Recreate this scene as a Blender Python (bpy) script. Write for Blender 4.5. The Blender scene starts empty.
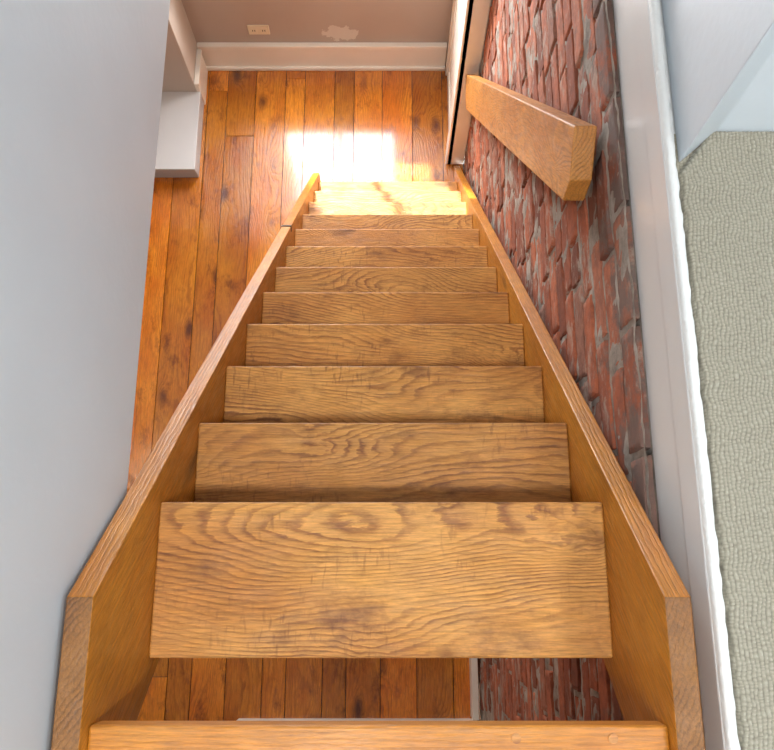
import bpy, bmesh, math, random
from mathutils import Vector, Matrix, noise
random.seed(7)
sc = bpy.context.scene
FZ=-3.87; LZ=-1.05

# ---------------------------------------------------------------- helpers
def nt(name):
    m=bpy.data.materials.new(name); m.use_nodes=True
    t=m.node_tree; b=t.nodes['Principled BSDF']
    return m,t,b
def N(t,typ,**k):
    n=t.nodes.new(typ)
    for a,v in k.items(): setattr(n,a,v)
    return n
def sock(t,inp,v):
    if isinstance(v,bpy.types.NodeSocket): t.links.new(v,inp)
    else: inp.default_value=v
def M(t,op,a,b=0.0,c=None):
    n=N(t,'ShaderNodeMath',operation=op); sock(t,n.inputs[0],a); sock(t,n.inputs[1],b)
    if c is not None: sock(t,n.inputs[2],c)
    return n.outputs[0]
def VM(t,op,a,b):
    n=N(t,'ShaderNodeVectorMath',operation=op); sock(t,n.inputs[0],a); sock(t,n.inputs[1],b); return n.outputs[0]
def NOISE(t,vec,scale,detail=2,rough=.5,dist=0):
    n=N(t,'ShaderNodeTexNoise'); sock(t,n.inputs['Vector'],vec); n.inputs['Scale'].default_value=scale
    n.inputs['Detail'].default_value=detail; n.inputs['Roughness'].default_value=rough; n.inputs['Distortion'].default_value=dist
    return n.outputs['Fac']
def RAMP(t,f,stops):
    n=N(t,'ShaderNodeValToRGB'); sock(t,n.inputs[0],f); r=n.color_ramp
    while len(r.elements)<len(stops): r.elements.new(.5)
    for e,(p,c) in zip(r.elements,stops):
        e.position=p; e.color=(c[0],c[1],c[2],1) if isinstance(c,tuple) else (c,c,c,1)
    return n.outputs[0]
def MIX(t,f,a,b,mode='MIX'):
    n=N(t,'ShaderNodeMix',data_type='RGBA',blend_type=mode); sock(t,n.inputs[0],f)
    for i,v in ((6,a),(7,b)):
        if isinstance(v,tuple): v=(v[0],v[1],v[2],1)
        sock(t,n.inputs[i],v)
    return n.outputs[2]
def MR(t,v,a,b,c,d):
    n=N(t,'ShaderNodeMapRange'); sock(t,n.inputs[0],v)
    for i,x in enumerate((a,b,c,d)): n.inputs[i+1].default_value=x
    return n.outputs[0]
def BUMP(t,b,h,s,d=.01):
    n=N(t,'ShaderNodeBump'); sock(t,n.inputs['Height'],h); n.inputs['Strength'].default_value=s; n.inputs['Distance'].default_value=d
    t.links.new(n.outputs[0],b.inputs['Normal'])
def lin(r,g,b):
    f=lambda c:((c/255+.055)/1.055)**2.4 if c/255>.04045 else c/255/12.92
    return (f(r),f(g),f(b))

def wood(name,light,mid,dark,gloss=.3,axis='X',ring=14.,yfac=38.,contrast=1.,knotsize=.16,knotdark=.8,coat=0.2,vary=.25,kscale=(2.2,6,6),stain=.35,saw=0.,rscale=(1.5,6,6),wob=.8,pkf=.4,wear=(.1,1.)):
    m,t,b=nt(name)
    tc=N(t,'ShaderNodeTexCoord').outputs['Object']
    at=N(t,'ShaderNodeAttribute',attribute_name='rnd').outputs['Fac']
    if axis=='Y':
        s=N(t,'ShaderNodeSeparateXYZ'); t.links.new(tc,s.inputs[0]); c=N(t,'ShaderNodeCombineXYZ')
        t.links.new(s.outputs[1],c.inputs[0]); t.links.new(s.outputs[0],c.inputs[1]); t.links.new(s.outputs[2],c.inputs[2]); tc=c.outputs[0]
    cc=N(t,'ShaderNodeCombineXYZ')
    sock(t,cc.inputs[0],M(t,'MULTIPLY',at,31.)); sock(t,cc.inputs[1],M(t,'MULTIPLY',at,17.)); sock(t,cc.inputs[2],M(t,'MULTIPLY',at,23.))
    P=VM(t,'ADD',tc,cc.outputs[0])
    n1=NOISE(t,VM(t,'MULTIPLY',P,rscale),1,1.5,.45)
    s=N(t,'ShaderNodeSeparateXYZ'); t.links.new(P,s.inputs[0])
    yz=M(t,'ADD',s.outputs[1],M(t,'MULTIPLY',s.outputs[2],.9))
    vo=N(t,'ShaderNodeTexVoronoi',feature='F1'); sock(t,vo.inputs['Vector'],VM(t,'MULTIPLY',P,kscale)); vo.inputs['Scale'].default_value=1
    dist=M(t,'ADD',vo.outputs['Distance'],MR(t,NOISE(t,VM(t,'MULTIPLY',P,(14,30,30)),1,3,.6),.3,.7,-.035,.035))
    sel=N(t,'ShaderNodeSeparateXYZ'); t.links.new(vo.outputs['Color'],sel.inputs[0])
    on=M(t,'GREATER_THAN',sel.outputs[0],.4)
    pk=M(t,'MULTIPLY',M(t,'POWER',MR(t,dist,0,.5,1,0),2.),on)
    fine=NOISE(t,VM(t,'MULTIPLY',P,(14,55,55)),1,4,.65)
    v=M(t,'ADD',M(t,'MULTIPLY',n1,ring),M(t,'MULTIPLY',yz,yfac))
    v=M(t,'ADD',v,M(t,'MULTIPLY',pk,ring*pkf)); v=M(t,'ADD',v,M(t,'MULTIPLY',fine,wob))
    fr=M(t,'FRACT',v)
    band=RAMP(t,fr,[(0,.05),(.5,.25),(.78,1.),(.9,.85),(1.,.05)])
    we=MR(t,NOISE(t,VM(t,'MULTIPLY',P,(4,14,14)),1,4,.65),.38,.64,wear[0],wear[1])
    bandw=M(t,'MULTIPLY',M(t,'MULTIPLY',band,we),contrast)
    n2=NOISE(t,VM(t,'MULTIPLY',P,(2,4,4)),1,4,.6)
    base=MIX(t,MR(t,n2,.38,.62,0,1),light,mid)
    col=MIX(t,M(t,'MINIMUM',bandw,1.),base,dark)
    fib=NOISE(t,VM(t,'MULTIPLY',P,(22,300,300)),1,4,.75)
    fm=MR(t,fib,.32,.68,.64,1.22)
    hsv=N(t,'ShaderNodeHueSaturation'); t.links.new(col,hsv.inputs['Color'])
    tone=MR(t,M(t,'FRACT',M(t,'MULTIPLY',at,7.31)),0,1,1-vary,1+vary*.6)
    sock(t,hsv.inputs['Value'],M(t,'MULTIPLY',fm,tone)); col=hsv.outputs[0]
    dd=(dark[0]*.5,dark[1]*.42,dark[2]*.42)
    st=MR(t,NOISE(t,VM(t,'MULTIPLY',P,(7,12,12)),1,5,.7),.54,.7,0,stain)
    col=MIX(t,st,col,dd)
    if saw:
        sw=M(t,'MULTIPLY',MR(t,NOISE(t,VM(t,'MULTIPLY',P,(120,30,30)),1,2,.5),.56,.7,0,1),MR(t,NOISE(t,VM(t,'MULTIPLY',P,(6,8,8)),1,3),.48,.62,0,saw))
        col=MIX(t,sw,col,dd)
    kd=M(t,'MULTIPLY',MR(t,dist,knotsize*.3,knotsize,knotdark,0),on)
    col=MIX(t,kd,col,(dark[0]*.25,dark[1]*.18,dark[2]*.16))
    t.links.new(col,b.inputs['Base Color'])
    sock(t,b.inputs['Roughness'],MR(t,fine,.3,.7,gloss*.8,gloss*1.3))
    b.inputs['Coat Weight'].default_value=coat; b.inputs['Coat Roughness'].default_value=gloss*.7
    BUMP(t,b,M(t,'ADD',M(t,'MULTIPLY',band,-.5),fib),.5,.002)
    return m

def paint(name,col,rough=.5,bump=.06,mott=.06,scale=60):
    m,t,b=nt(name)
    tc=N(t,'ShaderNodeTexCoord').outputs['Object']
    n=NOISE(t,tc,2.2,4)
    c=MIX(t,MR(t,n,.3,.7,0,1),tuple(x*(1-mott) for x in col),tuple(min(1,x*(1+mott)) for x in col))
    t.links.new(c,b.inputs['Base Color']); b.inputs['Roughness'].default_value=rough
    BUMP(t,b,NOISE(t,tc,scale,3),bump,.004)
    return m

COL=bpy.context.collection
def add(name,bm,mat,parent=None,loc=None,mw=None,bev=0,rnd=None,smooth=False,seg=2):
    me=bpy.data.meshes.new(name); bm.normal_update(); bm.to_mesh(me); bm.free()
    if 'rnd' not in me.attributes:
        a=me.attributes.new('rnd','FLOAT','POINT')
        v=random.random() if rnd is None else rnd
        a.data.foreach_set('value',[v]*len(me.vertices))
    for mt in (mat if isinstance(mat,list) else [mat]): me.materials.append(mt)
    o=bpy.data.objects.new(name,me); COL.objects.link(o)
    if parent: o.parent=parent
    if mw is not None: o.matrix_world=mw
    elif loc is not None: o.location=loc
    if bev:
        md=o.modifiers.new('bevel','BEVEL'); md.width=bev; md.segments=seg; md.limit_method='ANGLE'
    if smooth:
        for p in me.polygons: p.use_smooth=True
    return o
def bx(bm,x0,x1,y0,y1,z0,z1,mi=0):
    vs=[bm.verts.new(p) for p in ((x0,y0,z0),(x1,y0,z0),(x1,y1,z0),(x0,y1,z0),(x0,y0,z1),(x1,y0,z1),(x1,y1,z1),(x0,y1,z1))]
    for q in ((3,2,1,0),(4,5,6,7),(0,1,5,4),(1,2,6,5),(2,3,7,6),(3,0,4,7)):
        f=bm.faces.new([vs[i] for i in q]); f.material_index=mi
    return vs
def boxes(name,lst,mat,parent=None,bev=0,**k):
    bm=bmesh.new()
    for q in lst: bx(bm,*q)
    return add(name,bm,mat,parent,bev=bev,**k)
def prism(poly,a,b,fn,special=None):
    bm=bmesh.new()
    A=[bm.verts.new(fn(p,a)) for p in poly]; B=[bm.verts.new(fn(p,b)) for p in poly]
    bm.faces.new(A); bm.faces.new(B[::-1]); n=len(poly)
    for i in range(n):
        f=bm.faces.new((A[i],B[i],B[(i+1)%n],A[(i+1)%n]))
        if special and i in special: f.material_index=1
    bmesh.ops.recalc_face_normals(bm,faces=bm.faces); return bm
def empty(name,loc=(0,0,0)):
    e=bpy.data.objects.new(name,None); COL.objects.link(e); e.empty_display_size=.1; return e

# ---------------------------------------------------------------- materials
m_tread=wood('tread_pine',lin(214,154,76),lin(192,128,56),lin(126,70,26),gloss=.55,contrast=.9,ring=34,yfac=85,coat=.0,stain=.6,saw=.5,vary=.12,kscale=(2.6,6.5,6.5),knotsize=.19,rscale=(1.7,4.4,4.4),wob=1.4,pkf=.3,wear=(.25,1.))
m_str=wood('stringer_pine',lin(200,130,36),lin(182,110,26),lin(136,76,14),gloss=.42,contrast=.5,ring=8,yfac=130,vary=.05,stain=.3,kscale=(1.4,6,6),coat=.06,wob=1.6,rscale=(.6,2,2))
m_cut=wood('stringer_cut_face',lin(150,100,44),lin(130,82,34),lin(84,48,20),gloss=.5,contrast=.8,ring=14,yfac=110,vary=.05,stain=.5,coat=.0,wob=1.6,rscale=(3,3,3))  # darker wood tone for the stringers' level and rear cut faces
m_rail=wood('rail_pine',lin(210,146,68),lin(194,124,50),lin(138,78,28),gloss=.45,contrast=.8,ring=24,yfac=80,vary=.05,stain=.4,kscale=(4,9,9),knotsize=.22,coat=.1)
m_floor=wood('floor_pine',lin(222,138,36),lin(200,108,20),lin(128,56,8),gloss=.16,axis='Y',ring=14,yfac=60,contrast=.6,vary=.34,kscale=(3.4,7,7),knotsize=.26,knotdark=.9,coat=1.,stain=.75,wob=1.2)
m_wall=paint('blue_white_paint',lin(212,219,224),.45,.12)
m_white=paint('white_gloss_paint',lin(214,214,212),.3,.1,.05,25)
m_ledge=paint('ledge_paint',lin(188,184,182),.5,.1,.05,25)
m_trim=paint('cream_trim_paint',lin(234,226,214),.35,.08)
m_tan=paint('room_paint',lin(186,174,162),.6)
m_ceil=paint('ceiling_paint',lin(225,224,220),.8)
m_dark,_,b=nt('dark_subfloor'); b.inputs['Base Color'].default_value=(.015,.008,.004,1); b.inputs['Roughness'].default_value=.9
m_iron,_,b=nt('black_iron'); b.inputs['Base Color'].default_value=(.03,.028,.026,1); b.inputs['Metallic'].default_value=.8; b.inputs['Roughness'].default_value=.5
m_ivory,_,b=nt('ivory_plastic'); b.inputs['Base Color'].default_value=(*lin(225,212,185),1); b.inputs['Roughness'].default_value=.35

m_back,t,b=nt('taupe_paint')
tc=N(t,'ShaderNodeTexCoord').outputs['Object']
nn=NOISE(t,tc,24,5,.65)
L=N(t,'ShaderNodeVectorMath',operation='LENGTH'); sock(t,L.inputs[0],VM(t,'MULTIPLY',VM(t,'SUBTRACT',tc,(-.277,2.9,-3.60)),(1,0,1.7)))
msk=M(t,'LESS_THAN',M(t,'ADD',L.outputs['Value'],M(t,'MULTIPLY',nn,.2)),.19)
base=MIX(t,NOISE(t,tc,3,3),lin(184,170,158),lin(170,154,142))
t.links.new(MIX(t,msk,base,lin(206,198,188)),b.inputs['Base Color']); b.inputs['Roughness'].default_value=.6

# brick
m_brick,t,b=nt('old_brick')
tc=N(t,'ShaderNodeTexCoord').outputs['Object']
at=N(t,'ShaderNodeAttribute',attribute_name='rnd').outputs['Fac']
col=RAMP(t,at,[(0,lin(118,66,46)),(.3,lin(156,84,56)),(.6,lin(178,98,64)),(.85,lin(194,114,80)),(1,lin(150,108,90))])
big=NOISE(t,tc,26,6,.7)
col=MIX(t,MR(t,big,.42,.62,0,.55),col,lin(104,62,48))
sm=MR(t,NOISE(t,VM(t,'MULTIPLY',tc,(1,.6,1.3)),16,7,.75),.53,.63,0,.7)
col=MIX(t,sm,col,lin(178,162,146))
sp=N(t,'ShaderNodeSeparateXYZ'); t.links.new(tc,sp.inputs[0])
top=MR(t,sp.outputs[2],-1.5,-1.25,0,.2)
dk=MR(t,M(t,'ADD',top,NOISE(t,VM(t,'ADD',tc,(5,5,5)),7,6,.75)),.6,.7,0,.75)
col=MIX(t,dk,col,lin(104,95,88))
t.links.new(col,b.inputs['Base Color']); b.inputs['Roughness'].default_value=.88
BUMP(t,b,NOISE(t,tc,70,6,.75),.6,.005)
m_mort,t,b=nt('lime_mortar')
tc=N(t,'ShaderNodeTexCoord').outputs['Object']
t.links.new(RAMP(t,NOISE(t,tc,18,6,.7),[(.3,lin(116,105,96)),(.5,lin(158,146,133)),(.7,lin(192,180,168))]),b.inputs['Base Color'])
b.inputs['Roughness'].default_value=.95; BUMP(t,b,NOISE(t,tc,90,6,.7),.7,.006)

# carpet
m_carp,t,b=nt('loop_carpet')
tc=N(t,'ShaderNodeTexCoord').outputs['Object']
at=N(t,'ShaderNodeAttribute',attribute_name='rnd').outputs['Fac']
n=NOISE(t,tc,420,3,.7)
c=RAMP(t,at,[(0,lin(110,104,90)),(.5,lin(160,154,136)),(1,lin(186,180,162))])
c=MIX(t,MR(t,n,.35,.65,.3,0),c,lin(114,108,93))
t.links.new(c,b.inputs['Base Color']); b.inputs['Roughness'].default_value=1; b.inputs['Sheen Weight'].default_value=.1
BUMP(t,b,n,.6,.002)

# ---------------------------------------------------------------- staircase
th=math.atan(.216/.172); D=Vector((0,math.cos(th),-math.sin(th))); Nn=Vector((0,math.sin(th),math.cos(th)))
stairs=empty('wooden_staircase')
XL,XR=-.376,.345
K=Vector((0,-.012,-1.024))
def slope_matrix(o):
    y=Nn.cross(D)
    return Matrix(((D.x,y.x,Nn.x,o.x),(D.y,y.y,Nn.y,o.y),(D.z,y.z,Nn.z,o.z),(0,0,0,1)))
Wd=.28; B=K-Nn*Wd; tt=math.tan(th)
poly=[(K.y,K.z),(-.30,K.z),(-.30,B.z+(B.y+.30)*tt),(B.y+(B.z-FZ)/tt,FZ),(K.y+(K.z-FZ)/tt,FZ)]
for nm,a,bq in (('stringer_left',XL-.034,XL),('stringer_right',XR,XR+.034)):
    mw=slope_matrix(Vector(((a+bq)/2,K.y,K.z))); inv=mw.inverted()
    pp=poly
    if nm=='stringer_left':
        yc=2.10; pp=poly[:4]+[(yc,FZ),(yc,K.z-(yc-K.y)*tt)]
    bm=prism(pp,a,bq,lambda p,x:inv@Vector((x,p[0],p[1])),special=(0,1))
    add(nm,bm,[m_str,m_cut],stairs,mw=mw,bev=.002)
w=XR-XL
for i in range(12):
    y1=.1334+.172*i+min(.013,.0045*i); z1=-1.28-.216*i
    bm=bmesh.new(); bx(bm,-w/2,w/2,-.12,.12,-.019,.019)
    o=add('tread_%d'%(i+2),bm,m_tread,stairs,loc=((XL+XR)/2,y1-.12,z1-.019),bev=.004,rnd=[.64,.43,.77,.26,.91,.58,.35,.67,.05,.83,.5,.2][i],seg=3)
bm=bmesh.new(); bx(bm,-w/2,w/2,-.1,.1,-.019,.019)
add('tread_1',bm,m_str,stairs,loc=((XL+XR)/2,-.266,LZ-.019),bev=.004,seg=3)
for k,x in enumerate((.155,.275)):
    bm=bmesh.new(); bmesh.ops.create_cone(bm,cap_ends=True,segments=16,radius1=.006,radius2=.006,depth=.002)
    add('tread_plug_%d'%(k+1),bm,m_rail,stairs,loc=(x,-.181,LZ+.0008))
s0=K+D*2.12
mw=slope_matrix(Vector((XL-.017,s0.y,s0.z)))
bm=bmesh.new(); bx(bm,-.008,.008,-.0185,.0185,-.02,.0025)
add('joint_strap',bm,m_iron,stairs,mw=mw)

# ---------------------------------------------------------------- handrail
rail=empty('handrail')
def railp(d,h):
    s=(d+h*math.sin(math.radians(23.3)))/math.cos(math.radians(23.3))
    return D*s+Nn*h
p0=railp(1.46,-.150); p1=railp(3.56,-.150); Lr=(p1-p0).length
Hh=.148
mw=slope_matrix(Vector((.365,p0.y,p0.z)))
pol=[(0,0),(0,-Hh*.68),(.045,-Hh),(Lr-.05,-Hh),(Lr,-Hh*.65),(Lr,0)]
bm=prism(pol,-.0215,.0215,lambda p,x:Vector((p[0],x,p[1])))
add('rail_board',bm,m_rail,rail,mw=mw,bev=.003)
for k,s in enumerate((.12,Lr*.5,Lr-.15)):
    bm=bmesh.new(); bx(bm,s-.02,s+.02,-.05,-.02,-Hh*.7,-Hh*.3)
    add('rail_bracket_%d'%(k+1),bm,m_iron,rail,mw=mw,bev=.004)

# ---------------------------------------------------------------- brick wall
bm=bmesh.new(); lay=bm.verts.layers.float.new('rnd')
BX=.418
bx(bm,BX,.60,-2.0,2.9,FZ,-1.23,1)
ny,nz=190,170
grid=[[None]*(nz+1) for _ in range(ny+1)]
for i in range(ny+1):
    for j in range(nz+1):
        y=-.6+(2.26+.6)*i/ny; z=FZ+(-1.231-FZ)*j/nz
        h=noise.noise(Vector((y*14,z*14,3)))*.006+noise.noise(Vector((y*45,z*45,9)))*.003
        grid[i][j]=bm.verts.new((BX-.0108-h,y,z))
for i in range(ny):
    for j in range(nz):
        f=bm.faces.new((grid[i][j],grid[i][j+1],grid[i+1][j+1],grid[i+1][j])); f.material_index=1; f.smooth=True
ch=.0775; z=FZ; row=0
while z+ch*.9<-1.225:
    y=-.62+(row%2)*.105+random.uniform(-.03,.03)
    while y<2.26:
        Lb=random.choice((.21,.215,.22,.1,.2)); 
        y0=y+.005; y1=min(y+Lb-.005,2.258); zz0=z+.004+random.uniform(-.002,.002); zz1=z+ch-.006+random.uniform(-.002,.002)
        y+=Lb
        if y1-y0<.03 or y0<-.6: continue
        pr=random.uniform(.011,.018); r=random.random()
        na=14; nq=6
        ys=[y0,y0+.0025]+[y0+(y1-y0)*k/na for k in range(1,na)]+[y1-.0025,y1]
        zs=[zz0,zz0+.0025]+[zz0+(zz1-zz0)*k/nq for k in range(1,nq)]+[zz1-.0025,zz1]
        g=[]; A=len(ys)-1; Q=len(zs)-1
        tilt=random.uniform(-.003,.003)
        for a,yy in enumerate(ys):
            c=[]
            for q,zz in enumerate(zs):
                edge=(a in(0,A)) or (q in (0,Q))
                nv=noise.noise(Vector((yy*40,zz*40,row*.3)))*.0018+noise.noise(Vector((yy*120,zz*120,row*.7)))*.0012
                x=BX-pr-nv-tilt*(a/A-.5)
                if edge: x=BX+.002
                sy=noise.noise(Vector((yy*60,zz*60,7)))*.0022; sz=noise.noise(Vector((yy*60,zz*60,17)))*.0022
                v=bm.verts.new((x,yy+sy,min(zz+sz,-1.232))); v[lay]=r; c.append(v)
            g.append(c)
        for a in range(A):
            for q in range(Q):
                f=bm.faces.new((g[a][q],g[a][q+1],g[a+1][q+1],g[a+1][q])); f.smooth=not(a in(0,A-1) or q in(0,Q-1))
    z+=ch; row+=1
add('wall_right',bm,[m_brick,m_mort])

# ---------------------------------------------------------------- lower floor boards
bm=bmesh.new(); lay=bm.verts.layers.float.new('rnd')
bx(bm,-2.6,.418,-2,2.9,FZ-.08,FZ-.02,1)
x=.40
while x>-2.6:
    wd=random.choice((.11,.135,.16,.17)); x0=max(x-wd,-2.6); y=-2.0-random.random()*.8
    while y<2.9:
        Lb=random.uniform(1.8,3.6); y1=min(y+Lb,2.9)
        if y1-max(y,-2)>.05:
            r=random.random(); dz=random.uniform(-.0008,.0008)
            vs=bx(bm,x0+.0018,x-.0018,max(y,-2)+.0012,y1-.0012,FZ-.02,FZ+dz)
            for v in vs: v[lay]=r
        y+=Lb
    x=x0
add('floor',bm,[m_floor,m_dark])

# ---------------------------------------------------------------- lower walls
WX0,WX1,WZ0,WZ1=-.75,.05,-3.2,-1.6
boxes('wall_back',[(-2.72,WX0,2.9,3.05,FZ-.08,1.45),(WX1,2.1,2.9,3.05,FZ-.08,1.45),(WX0,WX1,2.9,3.05,FZ-.08,WZ0),(WX0,WX1,2.9,3.05,WZ1,1.45)],m_back)
win=empty('window_1')
cs=.06
boxes('casing',[(WX0-cs,WX0,2.88,2.899,WZ0-cs,WZ1+cs),(WX1,WX1+cs,2.88,2.899,WZ0-cs,WZ1+cs),(WX0,WX1,2.88,2.899,WZ0-cs,WZ0),(WX0,WX1,2.88,2.899,WZ1,WZ1+cs)],m_trim,win,bev=.003)
xm=(WX0+WX1)/2; zm=-2.42
boxes('sash',[(WX0,WX0+.035,2.95,2.98,WZ0,WZ1),(WX1-.035,WX1,2.95,2.98,WZ0,WZ1),(WX0+.035,WX1-.035,2.951,2.979,WZ0,WZ0+.04),(WX0+.035,WX1-.035,2.951,2.979,WZ1-.04,WZ1),(xm-.018,xm+.018,2.952,2.978,WZ0+.04,WZ1-.04),(WX0+.035,WX1-.035,2.953,2.977,zm-.015,zm+.015)],m_trim,win,bev=.002)
boxes('baseboard_back',[(-1.07,.31,2.878,2.9,FZ,FZ+.17),(-1.07,.31,2.870,2.9,FZ+.17,FZ+.20),(-1.07,.31,2.862,2.9,FZ,FZ+.025)],m_trim,bev=.004)
boxes('wall_left_lower',[(-2.72,-2.6,-2.1,2.9,FZ-.08,-1.24)],m_tan)
boxes('wall_partition',[(-2.6,-1.072,2.64,2.9,FZ,-1.24)],m_tan,bev=.004)
boxes('baseboard_partition',[(-1.072,-1.052,2.64,2.862,FZ,FZ+.17),(-1.072,-1.046,2.64,2.862,FZ+.17,FZ+.19)],m_trim,bev=.003)
boxes('low_step_ledge',[(-2.0,-1.06,2.18,2.64,FZ,FZ+.11),(-2.0,-1.052,2.16,2.64,FZ+.085,FZ+.125)],m_ledge,bev=.004)
boxes('wall_near_lower',[(-.70,.418,-.72,-.6,FZ,-1.24)],m_tan)
boxes('baseboard_near',[(-.70,.39,-.6,-.582,FZ,FZ+.12),(-.70,.39,-.6,-.576,FZ+.12,FZ+.135)],m_trim,bev=.003)
boxes('baseboard_right',[(.366,.395,-.576,.35,FZ,FZ+.10)],m_trim,bev=.003)
boxes('wall_rear_lower',[(-2.72,.6,-2.12,-2.0,FZ-.08,-1.24)],m_tan)
boxes('wall_right_far',[(.337,.418,2.302,2.9,FZ,-1.235)],m_trim)
door=empty('door_1')
boxes('door_casing',[(.310,.402,2.262,2.30,FZ,-1.30),(.305,.335,2.262,2.34,FZ,-1.30),(.312,.335,2.83,2.86,FZ,-1.30)],m_trim,door,bev=.004)
boxes('door_leaf',[(.322,.334,2.342,2.828,FZ+.004,-1.75)],m_trim,door,bev=.002)
boxes('door_panel_moulding',[(.316,.322,2.42,2.44,FZ+.15,FZ+.8),(.316,.322,2.73,2.75,FZ+.15,FZ+.8),(.316,.322,2.44,2.73,FZ+.15,FZ+.17),(.316,.322,2.44,2.73,FZ+.78,FZ+.8)],m_trim,door,bev=.002)

out=empty('wall_outlet')
boxes('cover_plate',[(-.77,-.655,2.893,2.9,-3.602,-3.532)],m_ivory,out,bev=.003)
boxes('sockets',[(-.757,-.722,2.890,2.893,-3.585,-3.549),(-.703,-.668,2.890,2.893,-3.585,-3.549)],m_ivory,out,bev=.001)
boxes('socket_slots',[(x+a,x+a+.004,2.889,2.890,z,z+.010) for x in (-.757,-.703) for a in (.010,.022) for z in (-3.572,)],m_dark,out)

# ---------------------------------------------------------------- upper level shell
boxes('wall_left',[(-.54,-.417,-2.0,2.9,-1.24,1.35)],m_wall,bev=.004)
boxes('ceiling_lower',[(-2.72,-.54,-2.1,2.9,-1.24,-1.05)],m_ceil)
boxes('floor_landing',[(-.417,.418,-2.0,-.37,-1.23,-1.062)],m_trim)
boxes('floor_upper',[(.425,2.1,-2.0,2.9,-1.23,-1.062)],m_white)
fas=empty('trim_1')
boxes('fascia_board',[(.417,.425,-.37,2.9,-1.232,-1.115)],m_white,fas,bev=.002)
boxes('fascia_cap',[(.4125,.428,-.37,2.9,-1.118,-1.052)],m_white,fas,bev=.004,seg=3)
bm=bmesh.new(); n=420; prev=None
for i in range(n+1):
    y=-.37+3.27*i/n
    j=noise.noise(Vector((y*60,0,0)))*.002+noise.noise(Vector((y*17,4,0)))*.002
    ring=[bm.verts.new(p) for p in ((.414,y,-1.060),(.414,y,-1.044),(.418,y,-1.0395),(.4260+j,y,-1.040+j*.4),(.4285+j,y,-1.046),(.4285+j,y,-1.060))]
    if prev:
        for k in range(5): bm.faces.new((prev[k],prev[k+1],ring[k+1],ring[k]))
    prev=ring
m_chip=paint('chipped_white_paint',lin(228,228,224),.4,.5,.03,120)
add('edge_bead',bm,m_chip,fas,smooth=True)

pl=[(.436,.62),(.452,.634),(.495,.67),(2.1,.67),(2.1,2.9),(.436,2.9)]
bm=prism(pl,-1.06,1.35,lambda p,z:Vector((p[0],p[1],z)))
add('wall_upper_right',bm,m_wall,bev=.004)
boxes('wall_upper_far_right',[(2.1,2.22,-2.1,2.9,-1.3,1.45)],m_wall)
boxes('wall_upper_rear',[(-.54,2.1,-2.12,-2.0,-1.24,1.45)],m_wall)
boxes('ceiling',[(-.54,2.1,-2.0,2.9,1.35,1.45)],m_ceil)

# carpet (loop pile)
bm=bmesh.new(); lay=bm.verts.layers.float.new('rnd')
X0,X1,Y0,Y1=.4325,.68,-.37,.672
st=.0015
nx=int((X1-X0)/st); ny=int((Y1-Y0)/st); g=[]
for i in range(nx+1):
    c=[]
    for j in range(ny+1):
        x=X0+(X1-X0)*i/nx; y=Y0+(Y1-Y0)*j/ny
        wx=x+.002*math.sin(y*60+math.sin(y*23)*2)+.003*noise.noise(Vector((x*60,y*60,0)))
        col=math.floor(wx/.0058); fx=wx/.0058-col
        ph=noise.cell(Vector((col*1.7,3.3,0)))*.5+.5
        fy=y/.0056+ph*3+noise.noise(Vector((col*2.1,y*60,0)))*1.4
        h=abs(math.sin(math.pi*fx))**.7*(.35+.65*abs(math.sin(math.pi*fy))**.8)
        h*=.75+.25*noise.noise(Vector((x*300,y*300,2)))
        lim=X0 if y<.60 else X0+ (y-.60)*.75
        e=min(1,max(0,(x-lim)/.010)); e=math.sqrt(1-(1-e)**2)
        e2=min(1,max(0,(.672-y)/.01)); e*=math.sqrt(max(0,1-(1-e2)**2))
        v=bm.verts.new((x,y,-1.060+.014*e+h*.0045*e)); v[lay]=.05+1.1*h; c.append(v)
    g.append(c)
for i in range(nx):
    for j in range(ny):
        f=bm.faces.new((g[i][j],g[i+1][j],g[i+1][j+1],g[i][j+1])); f.smooth=True
bx(bm,.68,2.1,-2.0,.672,-1.062,-1.045); bx(bm,-.417,.68,-2.0,-.37,-1.062,-1.045)
bm.verts.ensure_lookup_table()
for v in bm.verts[-16:]: v[lay]=.6
add('carpet',bm,m_carp)

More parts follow.
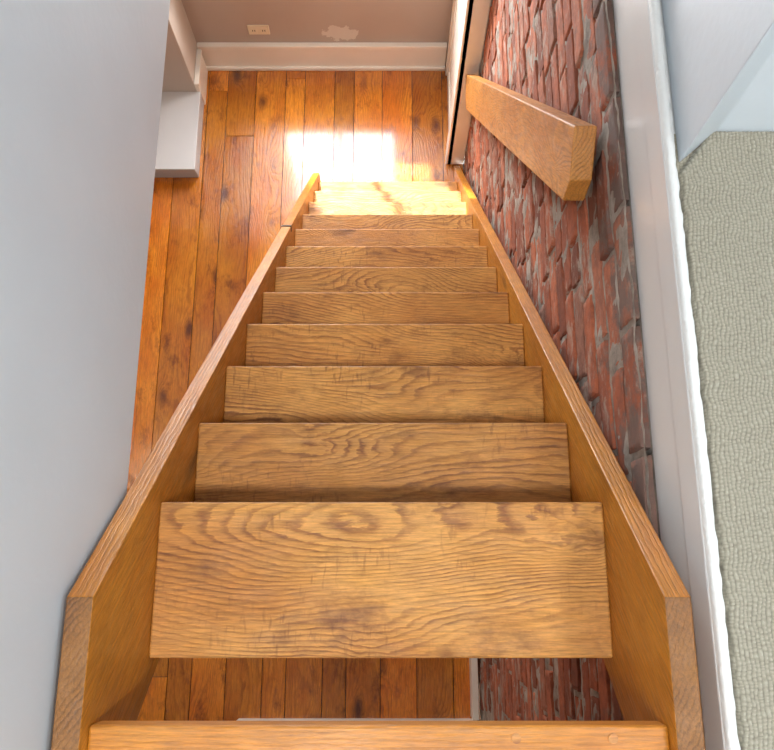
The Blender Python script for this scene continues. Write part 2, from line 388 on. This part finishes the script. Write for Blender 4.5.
# ---------------------------------------------------------------- lamps
m_glow,t,b=nt('fill_lamp_glow'); b.inputs['Base Color'].default_value=(.9,.9,.9,1); b.inputs['Emission Color'].default_value=(.93,.96,1,1); b.inputs['Emission Strength'].default_value=2  # glow for the added, unseen lamp fixtures
def lamp(x,y,z,power,color,size=.3):
    e=empty('added_fill_lamp')  # unseen fixture, added to carry fill light
    bm=bmesh.new(); bmesh.ops.create_cone(bm,cap_ends=True,segments=40,radius1=.13,radius2=.16,depth=.05)
    add('fill_lamp_diffuser',bm,m_glow,e,loc=(x,y,z-.027),bev=.01)
    l=bpy.data.lights.new('added_fill_light','AREA'); l.shape='DISK'; l.size=size; l.energy=power; l.color=color
    o=bpy.data.objects.new('added_fill_light',l); COL.objects.link(o); o.location=(x,y,z-.06); o.parent=e
lamp(-.2,-.5,1.35,42,(.97,.98,1))  # added above the stairs for frontal light from the camera side
lamp(1.05,-.5,1.35,25,(.94,.97,1))  # added to brighten the left wall and carpet
lamp(-1.5,.9,-1.24,9,(1,.94,.85))  # added fill to brighten the lower room

s=bpy.data.lights.new('sun','SUN'); s.energy=17; s.angle=.03; s.color=(1,.96,.88)
so=bpy.data.objects.new('sun',s); COL.objects.link(so)
so.rotation_euler=Vector((.27,-.92,-1)).to_track_quat('-Z','Y').to_euler()
w=bpy.data.worlds.new('sky'); sc.world=w; w.use_nodes=True
w.node_tree.nodes['Background'].inputs[0].default_value=(.94,.97,1,1); w.node_tree.nodes['Background'].inputs[1].default_value=24
pt=bpy.data.lights.new('window_portal','AREA'); pt.shape='RECTANGLE'; pt.size=.8; pt.size_y=1.6; pt.cycles.is_portal=True
po=bpy.data.objects.new('window_portal',pt); COL.objects.link(po); po.location=(xm,3.06,-2.4); po.rotation_euler=(-math.pi/2,0,0)

cam=bpy.data.cameras.new('camera'); co=bpy.data.objects.new('camera',cam); COL.objects.link(co)
cam.sensor_width=36; cam.lens=36*780/774; cam.shift_x=-4/774; cam.clip_start=.02
co.location=(0,0,0); co.rotation_euler=(math.radians(90-74.8),0,0)
sc.camera=co
sc.view_settings.view_transform='Standard'
